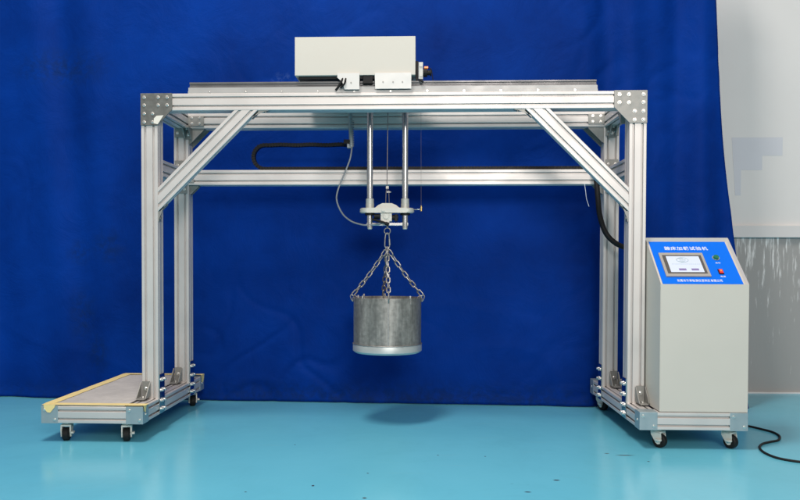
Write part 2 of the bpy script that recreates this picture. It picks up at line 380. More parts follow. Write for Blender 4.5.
# curtain: one wavy sheet with thickness
def curtain():
    bm = bmesh.new(); X0, Z1 = -4.2, 3.0; nx, nz = 420, 190
    grid = []
    for j in range(nz+1):
        row = []
        z = .004+(Z1-.004)*(j/nz)
        for i in range(nx+1):
            s_ = i/nx
            xr = 1.903-.094*(z-1)+.012*math.sin(z*3.1)       # right hand edge leans out towards the floor
            x = X0+(xr-X0)*s_
            base = .93-.040*(x+2.2)/1.0*.92
            y = base
            # broad vertical folds, mostly at the right
            wR = max(0, min(1, (x-.75)/.55)); wR = wR*wR*(3-2*wR)
            y += wR*(.022*math.sin(17*x+.5*math.sin(z*1.1))+.010*math.sin(31*x+1.3+.35*z))
            wL = max(0, min(1, (-1.55-x)/.5)); wL = wL*wL*(3-2*wL)
            y += wL*(.016*math.sin(13*x+1.1*z)+.009*math.sin(21*x+2.2*z+1))
            y += .016*noise.noise(Vector((x*1.3, z*.25, 2.7)))+.004*noise.noise(Vector((x*4+z*.5, z*.9-x*.4, 9.1)))
            # diagonal drag wrinkles near the floor
            lo = max(0, 1-z/.9); rdg = 1-abs(noise.noise(Vector((x*1.7+z*1.6, z*2.2-x*.5, 4.4))))*2
            y += -.007*lo*max(0, rdg)**3
            y += -.004*max(0, 1-abs(noise.noise(Vector((x*1.1-z*1.0, z*.9+x*.4, 14.4))))*2)**6
            q1 = noise.noise(Vector((x*2.3+z*1.1, z*2.6-x*.9, 21.0))); q2 = noise.noise(Vector((x*3.1-z*1.9, z*2.0+x, 33.0)))
            y += .018*(.35+.65*lo)*(max(0, 1-abs(q1)*9)+max(0, 1-abs(q2)*10))*max(0, noise.noise(Vector((x*1.3, z*1.3, 51)))+.25)
            y += -.02*max(0, .06-z)/.06*(.5+.5*noise.noise(Vector((x*3, 0, 1))))
            row.append(bm.verts.new((x, min(y, 1.25), z)))
        grid.append(row)
    for j in range(nz):
        for i in range(nx):
            f = bm.faces.new((grid[j][i], grid[j][i+1], grid[j+1][i+1], grid[j+1][i])); f.smooth = True
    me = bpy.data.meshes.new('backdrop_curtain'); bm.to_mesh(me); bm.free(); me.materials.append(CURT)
    o = bpy.data.objects.new('backdrop_curtain', me); C.objects.link(o)
    md = o.modifiers.new('thickness', 'SOLIDIFY'); md.thickness = .002; md.offset = 1
    tag(o, 'royal blue fabric backdrop hanging to the floor behind the metal frame', 'curtain')
curtain()

# ------------------------------------------------------------------ the frame
W = 1.19; H = 1.622; P = .08; RY = .497; Z0, Z1 = .0885, .1655; BF, BB = -.216, .783; BW = .467
rig = empty('load_testing_frame', (0, .28, 0))
tag(rig, 'large silver aluminium portal frame on two wheeled bases in front of the blue backdrop', 'test frame')
def part(m, name, ma, par=None, origin=None):
    """all parts are modelled in world coordinates under a parent"""
    return m.build(name, ma, par or rig, origin if origin is not None else WORLD[(par or rig).name])

def bolt(par, c, n, r=.0065, h=.006):
    m = MB(); c = Vector(c); n = Vector(n)
    m.cyl(c, c+n*.0015, r*1.35, n=20); m.cyl(c+n*.0015, c+n*h*.7, r, n=20); m.cyl(c+n*h*.7, c+n*h, r, r*.7, n=20)
    return part(m, 'bolt', BOLT, par, c)

for sx in (-1, 1):
    xc = sx*(W-P/2)
    for y0 in (0, RY):
        m = MB(); m.extrusion((xc, y0+P/2, Z1), (xc, y0+P/2, H-P if y0 else H-P), (0, 1, 0), P, P); part(m, 'post', ALU)
    # beams running back from front to rear, top and middle
    m = MB(); m.extrusion((xc, P, H-P/2), (xc, RY, H-P/2), (0, 0, 1), P, P); part(m, 'side_beam', ALU)
    m = MB(); m.extrusion((xc, P, 1.278), (xc, RY, 1.278), (0, 0, 1), P, P); part(m, 'side_beam', ALU)
    # front brace at 45 degrees
    m = MB(); m.extrusion((-1.110, .021, 1.1195), (-.6865, .021, 1.542), (-1, 0, 1), .04, .08, 1, -1)
    if sx > 0: m.mirror_x()
    part(m, 'brace', ALU)
    # little angle connectors at the ends of the brace
    for (p, a, b) in (((-1.110, 1.066), (0, -1), (1, 1)), ((-.630, 1.542), (1, 0), (-1, -1))):
        m = MB()
        A = Vector((a[0], 0, a[1])); B = Vector((b[0], 0, b[1])).normalized(); P0 = Vector((p[0], .006, p[1]))
        N = Vector((1, 0, 0)) if a[1] else Vector((0, 0, -1))
        L1 = .05
        m.prism([(0, 0), (L1, 0), (L1, .004), (0, .004)], P0, A, N, (0, .03, 0))
        Bn = Vector((B.z, 0, -B.x)); Bn = Bn if Bn.dot(N+A) > 0 else -Bn
        m.prism([(0, 0), (L1*.9, 0), (L1*.9, .004), (0, .004)], P0+N*.004, B, Bn, (0, .03, 0))
        m.prism([(0, 0), (L1*.8, 0), (0, 0.001)], P0+Vector((0, .001, 0))+N*.003, A, N, (0, .003, 0))
        q1 = P0+A*L1*.75; q2 = P0+B*L1*.7
        m.prism([(0, 0), (1, 0), (0, 1)], P0+N*.004, (q1-P0), (q2-P0), (0, .003, 0))
        m.cyl(P0+A*.034+N*.004+Vector((0, .015, 0)), P0+A*.034+N*.010+Vector((0, .015, 0)), .007, n=16)
        if sx > 0: m.mirror_x()
        part(m, 'angle_connector', STEEL)
# the end grain: posts stop under the beams, which run to the outer corner
for y0 in (0, RY):
    m = MB(); m.extrusion((-W, y0+P/2, H-P/2), (W, y0+P/2, H-P/2), (0, 0, 1), P, P); part(m, 'top_beam', ALU)
m = MB(); m.extrusion((-W+P, RY+P/2, 1.278), (W-P, RY+P/2, 1.278), (0, 0, 1), P, P); part(m, 'middle_beam', ALU)
# bolt heads seen on front faces of the ends of the middle beam
for sx in (-1, 1):
    m = MB(); m.box(sx*(W-P)-.03*(sx > 0), sx*(W-P)+.03*(sx < 0), RY-.004, RY-.0005, 1.25, 1.306, .001)
    pl = part(m, 'joint_plate', STEEL, None, (sx*(W-P-.015), RY, 1.278))
    for dz in (-.018, .018): bolt(pl, (sx*(W-P-.015), RY-.004, 1.278+dz), (0, -1, 0), .004, .004)

# big corner plates on the front
PS = .152
poly = [(0, 0), (PS, 0), (PS, -.078), (.080, -PS), (0, -PS)]
BL = [(.018, -.018), (.085, -.018), (.128, -.018), (.018, -.055), (.085, -.055), (.128, -.055), (.018, -.095), (.058, -.095), (.018, -.135), (.058, -.135)]
for sx in (-1, 1):
    m = MB(); m.prism([(p[0], p[1]) for p in poly], (sx*W, -.0065, H+.001), (-sx, 0, 0), (0, 0, 1), (0, .006, 0))
    bmesh.ops.bevel(m.bm, geom=[e_ for e_ in m.bm.edges], offset=.0008, segments=1, affect='EDGES')
    pl = part(m, 'corner_plate', STEELD if sx < 0 else STEEL, None, (sx*W, 0, H))  # left plate's darker zinc paints in the sheen that only the right one catches
    pl['label'] = 'corner plate with ten bolts, grey darkened as if less lit' if sx < 0 else 'light grey corner plate with ten bolts'
    for u, v in BL: bolt(pl, (sx*(W-u), -.0065, H+v), (0, -1, 0))
# pale sliver standing in for the light on the left plate's lower corner
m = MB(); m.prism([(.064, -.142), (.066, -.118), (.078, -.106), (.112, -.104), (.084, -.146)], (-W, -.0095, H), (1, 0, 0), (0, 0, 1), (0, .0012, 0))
part(m, 'lit_corner_patch', mat('pale_lit_patch', (.72, .69, .62), .7), None, (-W+.08, 0, H-.12))

# gussets inside the rear top corners, under beams, and at side beams
def gusset(c, ux, uz, s=.075, wy=.04, name='gusset', ma=STEEL):
    """cast angle: two legs and two webs; c the inner corner (front side), ux/uz unit signs"""
    m = MB(); t = .005
    X = Vector((ux, 0, 0)) if not isinstance(ux, tuple) else Vector(ux); Zv = Vector((0, 0, uz)) if not isinstance(uz, tuple) else Vector(uz)
    Y = X.cross(Zv); Y = Y if Y.y >= 0 and abs(Y.y) > .1 else (-Y if abs(Y.y) > .1 else Y)
    c = Vector(c)
    m.prism([(0, 0), (s, 0), (s, t), (0, t)], c, X, Zv, Y*wy)
    m.prism([(0, t), (t, t), (t, s), (0, s)], c, X, Zv, Y*wy)
    for o in (0.002, wy-.006):
        m.prism([(t, t), (s-.004, t), (s-.004, t+.004), (t+.004, s-.004), (t, s-.004)], c+Y*o, X, Zv, Y*.004)
    g_ = part(m, name, ma, None, c)
    bolt(g_, c+X*(s*.55)+Zv*t+Y*(wy/2), Zv, .0075, .007); bolt(g_, c+Zv*(s*.55)+X*t+Y*(wy/2), X, .0075, .007)
    return g_
for sx in (-1, 1):
    xi = sx*(W-P)
    gusset((xi, RY+.004, H-P), -sx, -1, .085, .06)           # rear beam to rear post
    gusset((xi, RY+.02, 1.238), -sx, -1, .05, .04)           # middle beam to rear post
    m = MB()                                                 # flat triangular web behind it
    m.prism([(0, 0), (.10, 0), (0, -.10)], (xi, RY+P-.012, H-P-.0005), (-sx, 0, 0), (0, 0, 1), (0, .004, 0)); part(m, 'triangle_plate', STEEL)
    # side beam brackets: plates on the face of the rear post, above and below the beams
    for zc in (H-.105, 1.345, 1.215):
        m = MB(); m.box(xi-sx*.075-.0, xi-sx*.005, RY-.0045, RY-.0005, zc-.024, zc+.024, .001) if False else m.box(min(xi+sx*.006, xi+sx*.074), max(xi+sx*.006, xi+sx*.074), RY-.006, RY-.0005, zc-.024, zc+.024, .001)
        g_ = part(m, 'post_bracket', STEEL, None, (xi, RY, zc))
        for dx in (.022, .058): bolt(g_, (xi+sx*dx, RY-.006, zc), (0, -1, 0), .006, .005)
    # rear beam end plates
    m = MB(); m.box(min(xi, xi-sx*.085), max(xi, xi-sx*.085), RY-.006, RY-.0005, H-P+.012, H-.014, .001)
    g_ = part(m, 'joint_plate', STEEL, None, (xi, RY, H-.04))
    for dx in (.02, .062):
        for dz in (-.014, .016): bolt(g_, (xi-sx*dx, RY-.006, H-.04+dz), (0, -1, 0), .0055, .005)
    # inner angle brackets between side beam and posts
    gusset((xi+sx*.02, P, H-P), (0, 1, 0), (0, 0, -1), .06, .04)
    gusset((xi+sx*.02+0, RY, H-P), (0, -1, 0), (0, 0, -1), .06, .04)

# ------------------------------------------------------------------ the two bases
def corner_block(x0, x1, y0, y1, sx_, fy):
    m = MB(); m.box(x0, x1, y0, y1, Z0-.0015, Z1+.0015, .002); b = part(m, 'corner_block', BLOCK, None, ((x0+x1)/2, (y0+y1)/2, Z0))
    yf = y0 if fy < 0 else y1
    for u, v in ((.2, .8), (.8, .22)):
        bolt(b, (x0+(x1-x0)*u, yf, Z0+(Z1-Z0)*v), (0, fy, 0), .0055, .004)
    return b
def caster(x, y, ang):
    """swivel caster: plate, fork with two cheeks, wheel; the wheel trails along local -x"""
    M = Matrix.Translation((x, y, 0)) @ Matrix.Rotation(ang, 4, 'Z'); M3 = M.to_3x3(); ux = M3 @ Vector((1, 0, 0)); uy = M3 @ Vector((0, 1, 0))
    m = MB(); m.box(-.032, .030, -.030, .030, Z0-.0045, Z0-.0015, .001, M=M)
    m.cyl((x, y, Z0-.0045), (x, y, Z0-.013), .022, n=24)
    for s_ in (-1, 1):
        m.prism([(-.026, .072), (.020, .072), (.019, .058), (-.003, .024), (-.012, .017), (-.022, .019), (-.029, .046)], M @ Vector((0, s_*.020-.003, 0)), ux, (0, 0, 1), uy*.006)
    m.box(-.027, .021, -.023, .023, .066, .0745, .002, M=M)
    m.box(-.034, -.006, *((.023, .036) if x > 0 else (-.036, -.023)), .034, .043, .003, M=M)
    c = part(m, 'caster', CREAM, None, (x, y, Z0))
    a = M @ Vector((-.012, -.0145, .0305)); b = M @ Vector((-.012, .0145, .0305)); d = (b-a)
    m = MB(); m.cyl(a+d*.15, b-d*.15, .0305, n=36); m.cyl(a, a+d*.15, .026, .0305, n=36); m.cyl(b-d*.15, b, .0305, .026, n=36); part(m, 'wheel', RUBBER, c, (a+b)/2)
    m = MB(); m.cyl(a-d*.34, b+d*.34, .0065, n=6); part(m, 'axle', BOLT, c, (a+b)/2)
    return c
def base(sx):
    xi = sx*(W-P); xo = sx*(W-P+BW); lo, hi = min(xi, xo), max(xi, xo); cb = .076
    zc = (Z0+Z1)/2; hh = Z1-Z0
    for xs in (lo+.04, hi-.04):
        m = MB(); m.extrusion((xs, BF+cb, zc), (xs, BB-cb, zc), (0, 0, 1), .08, hh); part(m, 'base_rail', ALU)
    for ys in (BF+.04, BB-.04):
        m = MB(); m.extrusion((lo+cb, ys, zc), (hi-cb, ys, zc), (0, 0, 1), .08, hh); part(m, 'base_rail', ALU)
    for x0 in (lo, hi-cb):
        for y0, fy in ((BF, -1), (BB-cb, 1)):
            b = corner_block(x0-.001, x0+cb+.001, y0-.001 if fy < 0 else y0, y0+cb+.001, 0, fy)
            if x0 == (hi-cb if sx < 0 else lo): bolt(b, (xi-sx*.001, y0+cb*.5, zc), (-sx, 0, 0), .0055, .004)
    # post side plates with their bolts, and angle brackets at the feet
    for y0 in (0, RY):
        m = MB(); m.box(min(xi, xi-sx*.005), max(xi, xi-sx*.005), y0+.004, y0+P-.004, Z0+.004, .282, .001)
        pl = part(m, 'side_plate', POL, None, (xi, y0+P/2, .18))
        for z in (.115, .155, .205, .255):
            for dy in (.022, .058): bolt(pl, (xi-sx*.005, y0+dy, z), (-sx, 0, 0), .0075, .013)
        g_ = gusset((-1.188 if sx < 0 else 1.152, y0, Z1+.0065), (0, -1, 0), (0, 0, 1), .078, -.036, 'foot_bracket')
    # deck panel closing the base between its rails
    m = MB(); m.box(lo+.081, hi-.081, BF+.081, BB-.081, Z1-.02, Z1-.012); part(m, 'deck_panel', ALUD)
    if sx < 0: sp = ((xo+.092, BF+.06, 1.75), (xi-.095, BF+.06, 1.85), (xi-.05, BB-.06, 2.0), (xo+.06, BB-.06, 1.6))
    else: sp = ((xi+.095, BF+.06, 2.35), (xo-.060, BF+.06, 2.2), (xi+.05, BB-.06, 2.1), (xo-.06, BB-.06, 2.4))
    for cx, cy, an in sp: caster(cx, cy, an)
base(-1); base(1)

# grip sheet and masking tape on the left base
xo = -(W-P+BW)
m = MB(); m.box(xo+.004, -W-.004, BF+.006, BB-.004, Z1+.002, Z1+.006); part(m, 'grip_sheet', BOARD)
def tape(pts, name='masking_tape'):
    m = MB(); m.prism(pts, (0, 0, Z1+.0065), (1, 0, 0), (0, 1, 0), (0, 0, .0008)); return part(m, name, TAPE)
random.seed(3)
def wob(x, a=.003): return x+random.uniform(-a, a)
def strip(a, b, wd, n=14):
    a, b = Vector((a[0], a[1], 0)), Vector((b[0], b[1], 0)); d = (b-a).normalized(); s_ = Vector((-d.y, d.x, 0))
    L = [a+(b-a)*(i/n) for i in range(n+1)]
    return [tuple((p+s_*wob(wd/2, .0022))[:2]) for p in L]+[tuple((p-s_*wob(wd/2, .0022))[:2]) for p in L[::-1]]
T1 = tape(strip((xo+.002, BF+.025), (-W+P+.012, BF+.025), .048))
T2 = MB(); T2.prism(strip((xo+.026, BF+.03), (xo+.026, BB-.01), .046, 20), (0, 0, Z1+.0078), (1, 0, 0), (0, 1, 0), (0, 0, .0008)); part(T2, 'masking_tape', TAPE)
T3 = MB(); T3.prism(strip((xo+.01, BB-.028), (-W+P+.004, BB-.028), .046), (0, 0, Z1+.0092), (1, 0, 0), (0, 1, 0), (0, 0, .0008)); part(T3, 'masking_tape', TAPE)
# folded over ends
m = MB(); m.prism([(0, 0), (.055, 0), (.050, -.012), (.030, -.036), (.016, -.034), (.002, -.016)], (xo+.012, BF-.0035, Z1+.0068), (1, 0, 0), (0, 0, 1), (0, .0009, 0))
m.prism([(-.001, .0), (.038, 0), (.030, -.014), (.022, -.036), (.008, -.028), (0.0, -.010)], (-W+P+.0035, BF+.006, Z1+.0068), (0, 1, 0), (0, 0, 1), (.0009, 0, 0))
m.prism([(0, 0), (.055, 0), (.050, -.022), (.03, -.045), (.01, -.04)], (-W+P+.0035, BB-.06, Z1+.009), (0, 1, 0), (0, 0, 1), (.0009, 0, 0))
m.box(-W+P-.004, -W+P+.0045, BB-.05, BB-.006, Z1+.0085, Z1+.0095)
part(m, 'tape_end', TAPE)

# ------------------------------------------------------------------ linear rails on the two top beams
for y0 in (0, RY):
    m = MB(); m.box(-.965, .965, y0+.012, y0+.07, H+.0008, H+.030, .001); m.box(-.965, .965, y0+.006, y0+.012, H+.0008, H+.012, .0005)
    rl = part(m, 'rail_bed', ALUD, None, (0, y0+.04, H))
    m = MB(); m.prism([(-.014, 0), (.014, 0), (.014, .006), (.009, .010), (.009, .016), (.014, .020), (.014, .027), (-.014, .027), (-.014, .020), (-.009, .016), (-.009, .010), (-.014, .006)], (-.962, y0+.036, H+.0303), (0, 1, 0), (0, 0, 1), (1.924, 0, 0))
    part(m, 'slide_rail', RAILM, rl, (0, y0+.036, H+.03))
    for k in range(11):
        if y0 == 0: bolt(rl, (-.86+k*.172, y0+.006, H+.0065), (0, -1, 0), .0035, .002)

# ------------------------------------------------------------------ carriage riding on the rails
car = empty('drive_carriage', (-.17, .28, H+.06))
tag(car, 'pale grey box drive unit on top of the frame with two hanging chromed rods', 'drive unit')
def cp(m, n, ma, o=None, par=None): return m.build(n, ma, par or car, o if o is not None else WORLD[(par or car).name])
m = MB(); m.box(-.452, .116, -.004, .56, 1.702, 1.882, .0025); hous = cp(m, 'housing', PAINT)
m = MB(); m.box(-.25, .10, .012, .55, 1.688, 1.7015, .001); cp(m, 'base_plate', BLACK)
m = MB(); m.box(-.436, -.20, .016, .545, 1.689, 1.7013, .001); cp(m, 'dark_underside', BLACK)  # black sheet standing in for the housing's shaded underside
for y0 in (0, RY):
    for xb in (-.19, .02):
        m = MB(); m.box(xb-.045, xb+.045, y0+.010, y0+.062, 1.6605, 1.6875, .002); cp(m, 'slide_block', BLACK, (xb, y0+.036, 1.67))
# saddle plates in front
m = MB(); m.prism([(-.250, 1.710), (-.146, 1.710), (-.146, 1.634), (-.216, 1.634), (-.226, 1.668), (-.250, 1.690)], (0, -.0125, 0), (1, 0, 0), (0, 0, 1), (0, .008, 0))
s1 = cp(m, 'saddle_plate', SADDLE, (-.2, 0, 1.67)); MBb = [(-.185, 1.66)]
def cb_(par, c, r=.0035):
    m = MB(); m.cyl(c, (c[0], c[1]-.002, c[2]), r, n=16); return cp(m, 'bolt', STEEL, c, par)
cb_(s1, (-.185, -.0125, 1.665))
m = MB(); m.prism([(-.074, 1.710), (.097, 1.710), (.097, 1.636), (-.072, 1.636)], (0, -.0125, 0), (1, 0, 0), (0, 0, 1), (0, .008, 0))
s2 = cp(m, 'saddle_plate', SADDLE, (.01, 0, 1.67))
for xx in (-.035, .012, .056): cb_(s2, (xx, -.0125, 1.667))
for xa, xb in ((-.250, -.146), (-.074, .097)):
    m = MB(); m.box(xa, xb, -.0045, .012, 1.6885, 1.7012); cp(m, 'saddle_lip', SADDLE, (xa, 0, 1.69))
m = MB(); m.box(-.13, -.085, .0, .03, 1.664, 1.702, .002); cp(m, 'slide_motor', BLACK)
# limit switch and knob at the right end
m = MB(); m.box(.1165, .130, .02, .07, 1.682, 1.772, .002); cp(m, 'switch_plate', BLACK)
m = MB(); m.box(.1305, .152, .024, .066, 1.688, 1.768, .003); m.box(.1345, .150, .020, .024, 1.70, 1.712); m.box(.1345, .150, .020, .024, 1.745, 1.757); sw = cp(m, 'limit_switch', mat('switch_body_white', (.55, .55, .52), .4))
m = MB(); m.cyl((.1522, .045, 1.722), (.172, .045, 1.722), .020, n=24); m.cyl((.172, .045, 1.722), (.186, .045, 1.722), .012, n=24); m.cyl((.186, .045, 1.722), (.192, .045, 1.722), .016, n=24); cp(m, 'knob', BLACK)
m = MB(); m.box(.158, .176, .034, .05, 1.742, 1.750, .001); cp(m, 'indicator_lens', ORANGE)
m = MB(); m.tube(smooth_path([(.176, .035, 1.74), (.190, .03, 1.735), (.197, .03, 1.70), (.200, .03, 1.672)]), .002); m.tube(smooth_path([(.136, .03, 1.688), (.14, .0, 1.675), (.155, .0, 1.668)]), .004); cp(m, 'switch_lead', BLACK)
m = MB(); m.tube(smooth_path([(-.205, .012, 1.694), (-.222, -.006, 1.688), (-.232, -.012, 1.668), (-.246, -.010, 1.645), (-.258, -.004, 1.632)]), .0055); m.tube(smooth_path([(-.20, .012, 1.69), (-.21, -.010, 1.684), (-.215, -.02, 1.66), (-.235, -.012, 1.640)]), .0045); cp(m, 'power_lead', BLACK)

# guide rods and lower clamp
RX = (-.115, .064); RYc = .29
for x_ in RX:
    m = MB(); m.cyl((x_, RYc, 1.0), (x_, RYc, 1.6875), .0155, n=32); cp(m, 'guide_rod', CHROME, (x_, RYc, 1.3))
    m = MB(); m.lathe((x_, RYc, 0), [(.016, 1.098), (.0215, 1.098), (.0215, 1.120), (.0205, 1.121), (.0205, 1.144), (.019, 1.146), (.016, 1.146)], 32); cp(m, 'bushing', CAST, (x_, RYc, 1.12))
    m = MB(); m.lathe((x_, RYc, 0), [(.0156, 1.602), (.030, 1.602), (.032, 1.606), (.032, 1.618), (.0156, 1.618)], 32); cp(m, 'rod_collar', STEELD, (x_, RYc, 1.61))
def stadium(cx, r, dx, n=14):
    return [(cx+dx+r*math.cos(R(-90+180*i/n)), r*math.sin(R(-90+180*i/n))) for i in range(n+1)]+[(cx-dx+r*math.cos(R(90+180*i/n)), r*math.sin(R(90+180*i/n))) for i in range(n+1)]
m = MB()
m.prism(stadium(-.028, .037, .101), (0, RYc, 1.073), (1, 0, 0), (0, 1, 0), (0, 0, .025))
bmesh.ops.bevel(m.bm, geom=[e_ for e_ in m.bm.edges if abs(e_.verts[0].co.z-e_.verts[1].co.z) < 1e-4], offset=.004, segments=3, affect='EDGES')
cl = cp(m, 'clamp_plate', CAST, (-.026, RYc, 1.085))
m = MB(); m.prism([(-.088, 1.0985), (.036, 1.0985), (.020, 1.112), (-.004, 1.122), (-.050, 1.122), (-.072, 1.112)], (0, RYc-.022, 0), (1, 0, 0), (0, 0, 1), (0, .044, 0))
m.box(-.060, -.002, RYc-.026, RYc+.026, 1.030, 1.0725, .004); m.box(-.050, -.014, RYc-.030, RYc+.02, 1.018, 1.034, .003); m.cyl((-.031, RYc-.034, 1.055), (-.031, RYc-.02, 1.055), .013, n=20)
m.cyl((-.046, RYc-.03, 1.085), (-.046, RYc-.0475, 1.085), .007, n=12)
cp(m, 'load_cell', CAST, (-.026, RYc, 1.05))
m = MB(); m.cyl((-.092, RYc-.02, 1.055), (-.062, RYc-.02, 1.055), .013, n=20); cp(m, 'clamp_screw', BLACK)
m = MB(); m.cyl((.0, RYc-.015, 1.050), (.030, RYc-.015, 1.050), .014, n=20); m.box(.012, .026, RYc-.03, RYc, 1.030, 1.066, .002); cp(m, 'clamp_screw', BLACK)
for x_ in RX:
    m = MB(); m.cyl((x_, RYc, 1.0725), (x_, RYc, 1.062), .025, n=28); cp(m, 'rod_washer', BLACK)
m = MB(); m.tube([(-.100, RYc-.03, 1.040), (-.07, RYc-.035, 1.032), (-.022, RYc-.035, 1.017)], .006, 12); m.cyl((-.034, RYc-.035, 1.019), (-.016, RYc-.035, 1.014), .009, n=16); cp(m, 'clamp_lever', BLACK)
m = MB(); m.box(-.131, .080, RYc-.009, RYc+.009, 1.009, 1.0235, .002); br = cp(m, 'cross_bar', CHROME, (-.026, RYc, 1.016))
for x_ in RX:
    m = MB(); m.lathe((x_, RYc, 0), [(0.0001, .990), (.009, .990), (.012, .994), (.012, 1.003), (.009, 1.0085), (.0001, 1.0085)], 20); cp(m, 'end_nut', CAST, (x_, RYc, 1.0), br)
# small side arm with brass tip and pull wire
m = MB(); m.cyl((.110, RYc-.01, 1.090), (.150, RYc-.01, 1.092), .0025, n=10); arm = cp(m, 'side_arm', BOLT, (.13, RYc, 1.09))
m = MB(); m.cyl((.146, RYc-.01, 1.082), (.146, RYc-.01, 1.104), .0052, n=12); m.cyl((.146, RYc-.01, 1.104), (.146, RYc-.01, 1.110), .0035, n=12); cp(m, 'brass_tip', BRASS, (.146, RYc, 1.09), arm)
m = MB(); m.cyl((.1455, RYc-.01, 1.108), (.143, RYc-.01, 1.62), .0006, n=8); cp(m, 'pull_wire', WIREC)
m = MB(); m.box(.138, .152, RYc-.02, RYc+.0, 1.615, 1.6875, .001); cp(m, 'wire_anchor', BLACK)
# hoist wire with clips, down to the load cell
m = MB(); m.cyl((-.028, RYc, 1.205), (-.0235, RYc, 1.6875), .0024, n=10)
m.tube([(-.028, RYc, 1.21), (-.033, RYc, 1.175), (-.034, RYc, 1.135), (-.034, RYc, 1.120)], .0018, 8); m.tube([(-.028, RYc, 1.21), (-.019, RYc, 1.175), (-.017, RYc, 1.135), (-.017, RYc, 1.120)], .0018, 8)
wr = cp(m, 'hoist_wire', WIREC, (-.026, RYc, 1.4))
m = MB(); m.box(-.034, -.019, RYc-.006, RYc+.006, 1.196, 1.210, .001); m.box(-.030, -.012, RYc-.006, RYc+.006, 1.176, 1.184, .001); m.cyl((-.012, RYc, 1.18), (-.006, RYc, 1.18), .003, n=10); cp(m, 'wire_clip', GALV, (-.026, RYc, 1.2), wr)
# eye under the load cell
eye_c = (-.026, RYc, .982)
m = MB(); m.cyl((-.026, RYc, 1.018), (-.026, RYc, .996), .005, n=12); m.tube([(eye_c[0]+.0155*math.cos(t), RYc, eye_c[2]+.0155*math.sin(t)) for t in [2*math.pi*i/28 for i in range(28)]], .0028, 10, True); cp(m, 'eye_bolt', GALV, eye_c)

# drop tube and loose cable at the left of the rods
m = MB(); m.cyl((-.222, .43, 1.43), (-.232, .43, 1.6875), .011, n=20)
for k in range(11):
    z = 1.435+k*.0125; m.tube([(-.222+.0128*math.cos(t), .43+.0128*math.sin(t), z+.008*t/6.28) for t in [2*math.pi*i/14 for i in range(15)]], .0016, 6)
m.box(-.245, -.224, .425, .47, 1.425, 1.455, .002)
cp(m, 'wrapped_drop_tube', GREYC)
m = MB(); m.tube(smooth_path([(-.218, .43, 1.44), (-.226, .41, 1.37), (-.250, .40, 1.30), (-.288, .385, 1.20), (-.292, .37, 1.14), (-.262, .36, 1.075), (-.215, .34, 1.035), (-.165, .31, 1.017), (-.130, .285, 1.012), (-.07, .265, 1.018), (-.05, .265, 1.03)]), .0042, 10); cp(m, 'sensor_cable', GREYC)

# ------------------------------------------------------------------ energy chain and hose of the frame
def energy_path():
    zt, zb = 1.457, 1.3280; r = (zt-zb)/2; cx = -.70
    pts = [(-.247-.0155*i, 0, zt+.0015*math.sin(i*.6)) for i in range(0, 29)]
    pts += [(cx+r*math.cos(R(90+180*i/14))*1.0, 0, (zt+zb)/2+r*math.sin(R(90+180*i/14))) for i in range(0, 15)]
    x = cx
    while x < 1.06: x += .0165; pts.append((x, 0, zb))
    return pts
m = MB(); ep = energy_path(); yc = .5375
for a, b in zip(ep, ep[1:]):
    a, b = Vector((a[0], yc, a[2])), Vector((b[0], yc, b[2])); d = (b-a); L = d.length
    if L < 1e-4: continue
    q = d.to_track_quat('X', 'Z').to_matrix().to_4x4(); q = Matrix.Translation(a) @ q
    m.box(.0018, L-.0014, -.0175, .0175, -.0097, .0097, M=q)
    m.box(-.002, .003, -.0150, .0150, -.0065, .0065, M=q)
part(m, 'energy_chain', BLACK, None, (-.3, yc, 1.39))
m = MB(); m.box(-.262, -.228, .42, .552, 1.446, 1.468, .001); part(m, 'chain_mount', BLACK)
m = MB(); hp = smooth_path([(1.030, .53, 1.330), (1.050, .47, 1.31), (1.056, .43, 1.25), (1.060, .41, 1.16), (1.068, .40, 1.07), (1.093, .39, .985), (1.130, .375, .935), (1.18, .36, .905), (1.26, .33, .88)], 10)
m.tube(hp, .0135, 16)
part(m, 'cable_conduit', BLACK, None, (1.07, .4, 1.1))
m = MB(); m.tube(smooth_path([(1.008, RY-.004, 1.24), (1.013, RY-.01, 1.20), (1.018, RY-.012, 1.16), (1.030, RY-.015, 1.12)]), .0013, 8); part(m, 'loose_thread', LETTER)

# ------------------------------------------------------------------ hanging steel drum with its chains
DX, DY, RT, RB = -.0245, .29, .172, .1755
ztop, zband, zbot = .645, .408, .366
dr = empty('hanging_weight_drum', (DX, DY, zbot))
tag(dr, 'open grey steel drum hanging on four chains under the middle of the frame', 'weight drum')
def dp(m, n, ma, o=None, par=None): return m.build(n, ma, par or dr, o if o is not None else WORLD[(par or dr).name])
m = MB(); m.lathe((DX, DY, 0), [(.001, zband+.004), (RT-.006, zband+.004), (RT-.006, ztop-.001), (RT-.004, ztop), (RT-.001, ztop), (RT, ztop-.001), (RT, zband+.001), (.001, zband+.001)], 96)
body = dp(m, 'drum_shell', DRUM)
m = MB(); m.prism([(-.0045, 0), (.0045, 0), (.004, .0015), (-.004, .0015)], (DX+.012, DY-RT+.0005, zband+.003), (1, 0, 0), (0, -1, 0), (0, 0, ztop-zband-.004)); dp(m, 'weld_seam', GALV, None, body)
m = MB(); m.lathe((DX, DY, 0), [(.001, zbot), (RB-.012, zbot), (RB-.002, zbot+.008), (RB, zbot+.010), (RB, zband-.002), (RB-.001, zband), (.001, zband)], 96)
dp(m, 'bottom_plate', mat('galvanised_bottom', (.50, .54, .54), .4, .45, .14, 20, .1, 60))  # pale bluish tone paints in the floor's reflection
m = MB()
n_ = 120; bead = []
for i in range(n_):
    t = 2*math.pi*i/n_; rr = RT+.002+.0009*math.sin(i*2.3); bead.append((DX+rr*math.cos(t), DY+rr*math.sin(t), zband+.0025+.0006*math.sin(i*1.7)))
m.tube(bead, .003, 8, True); dp(m, 'weld_bead', GALV, None, body)

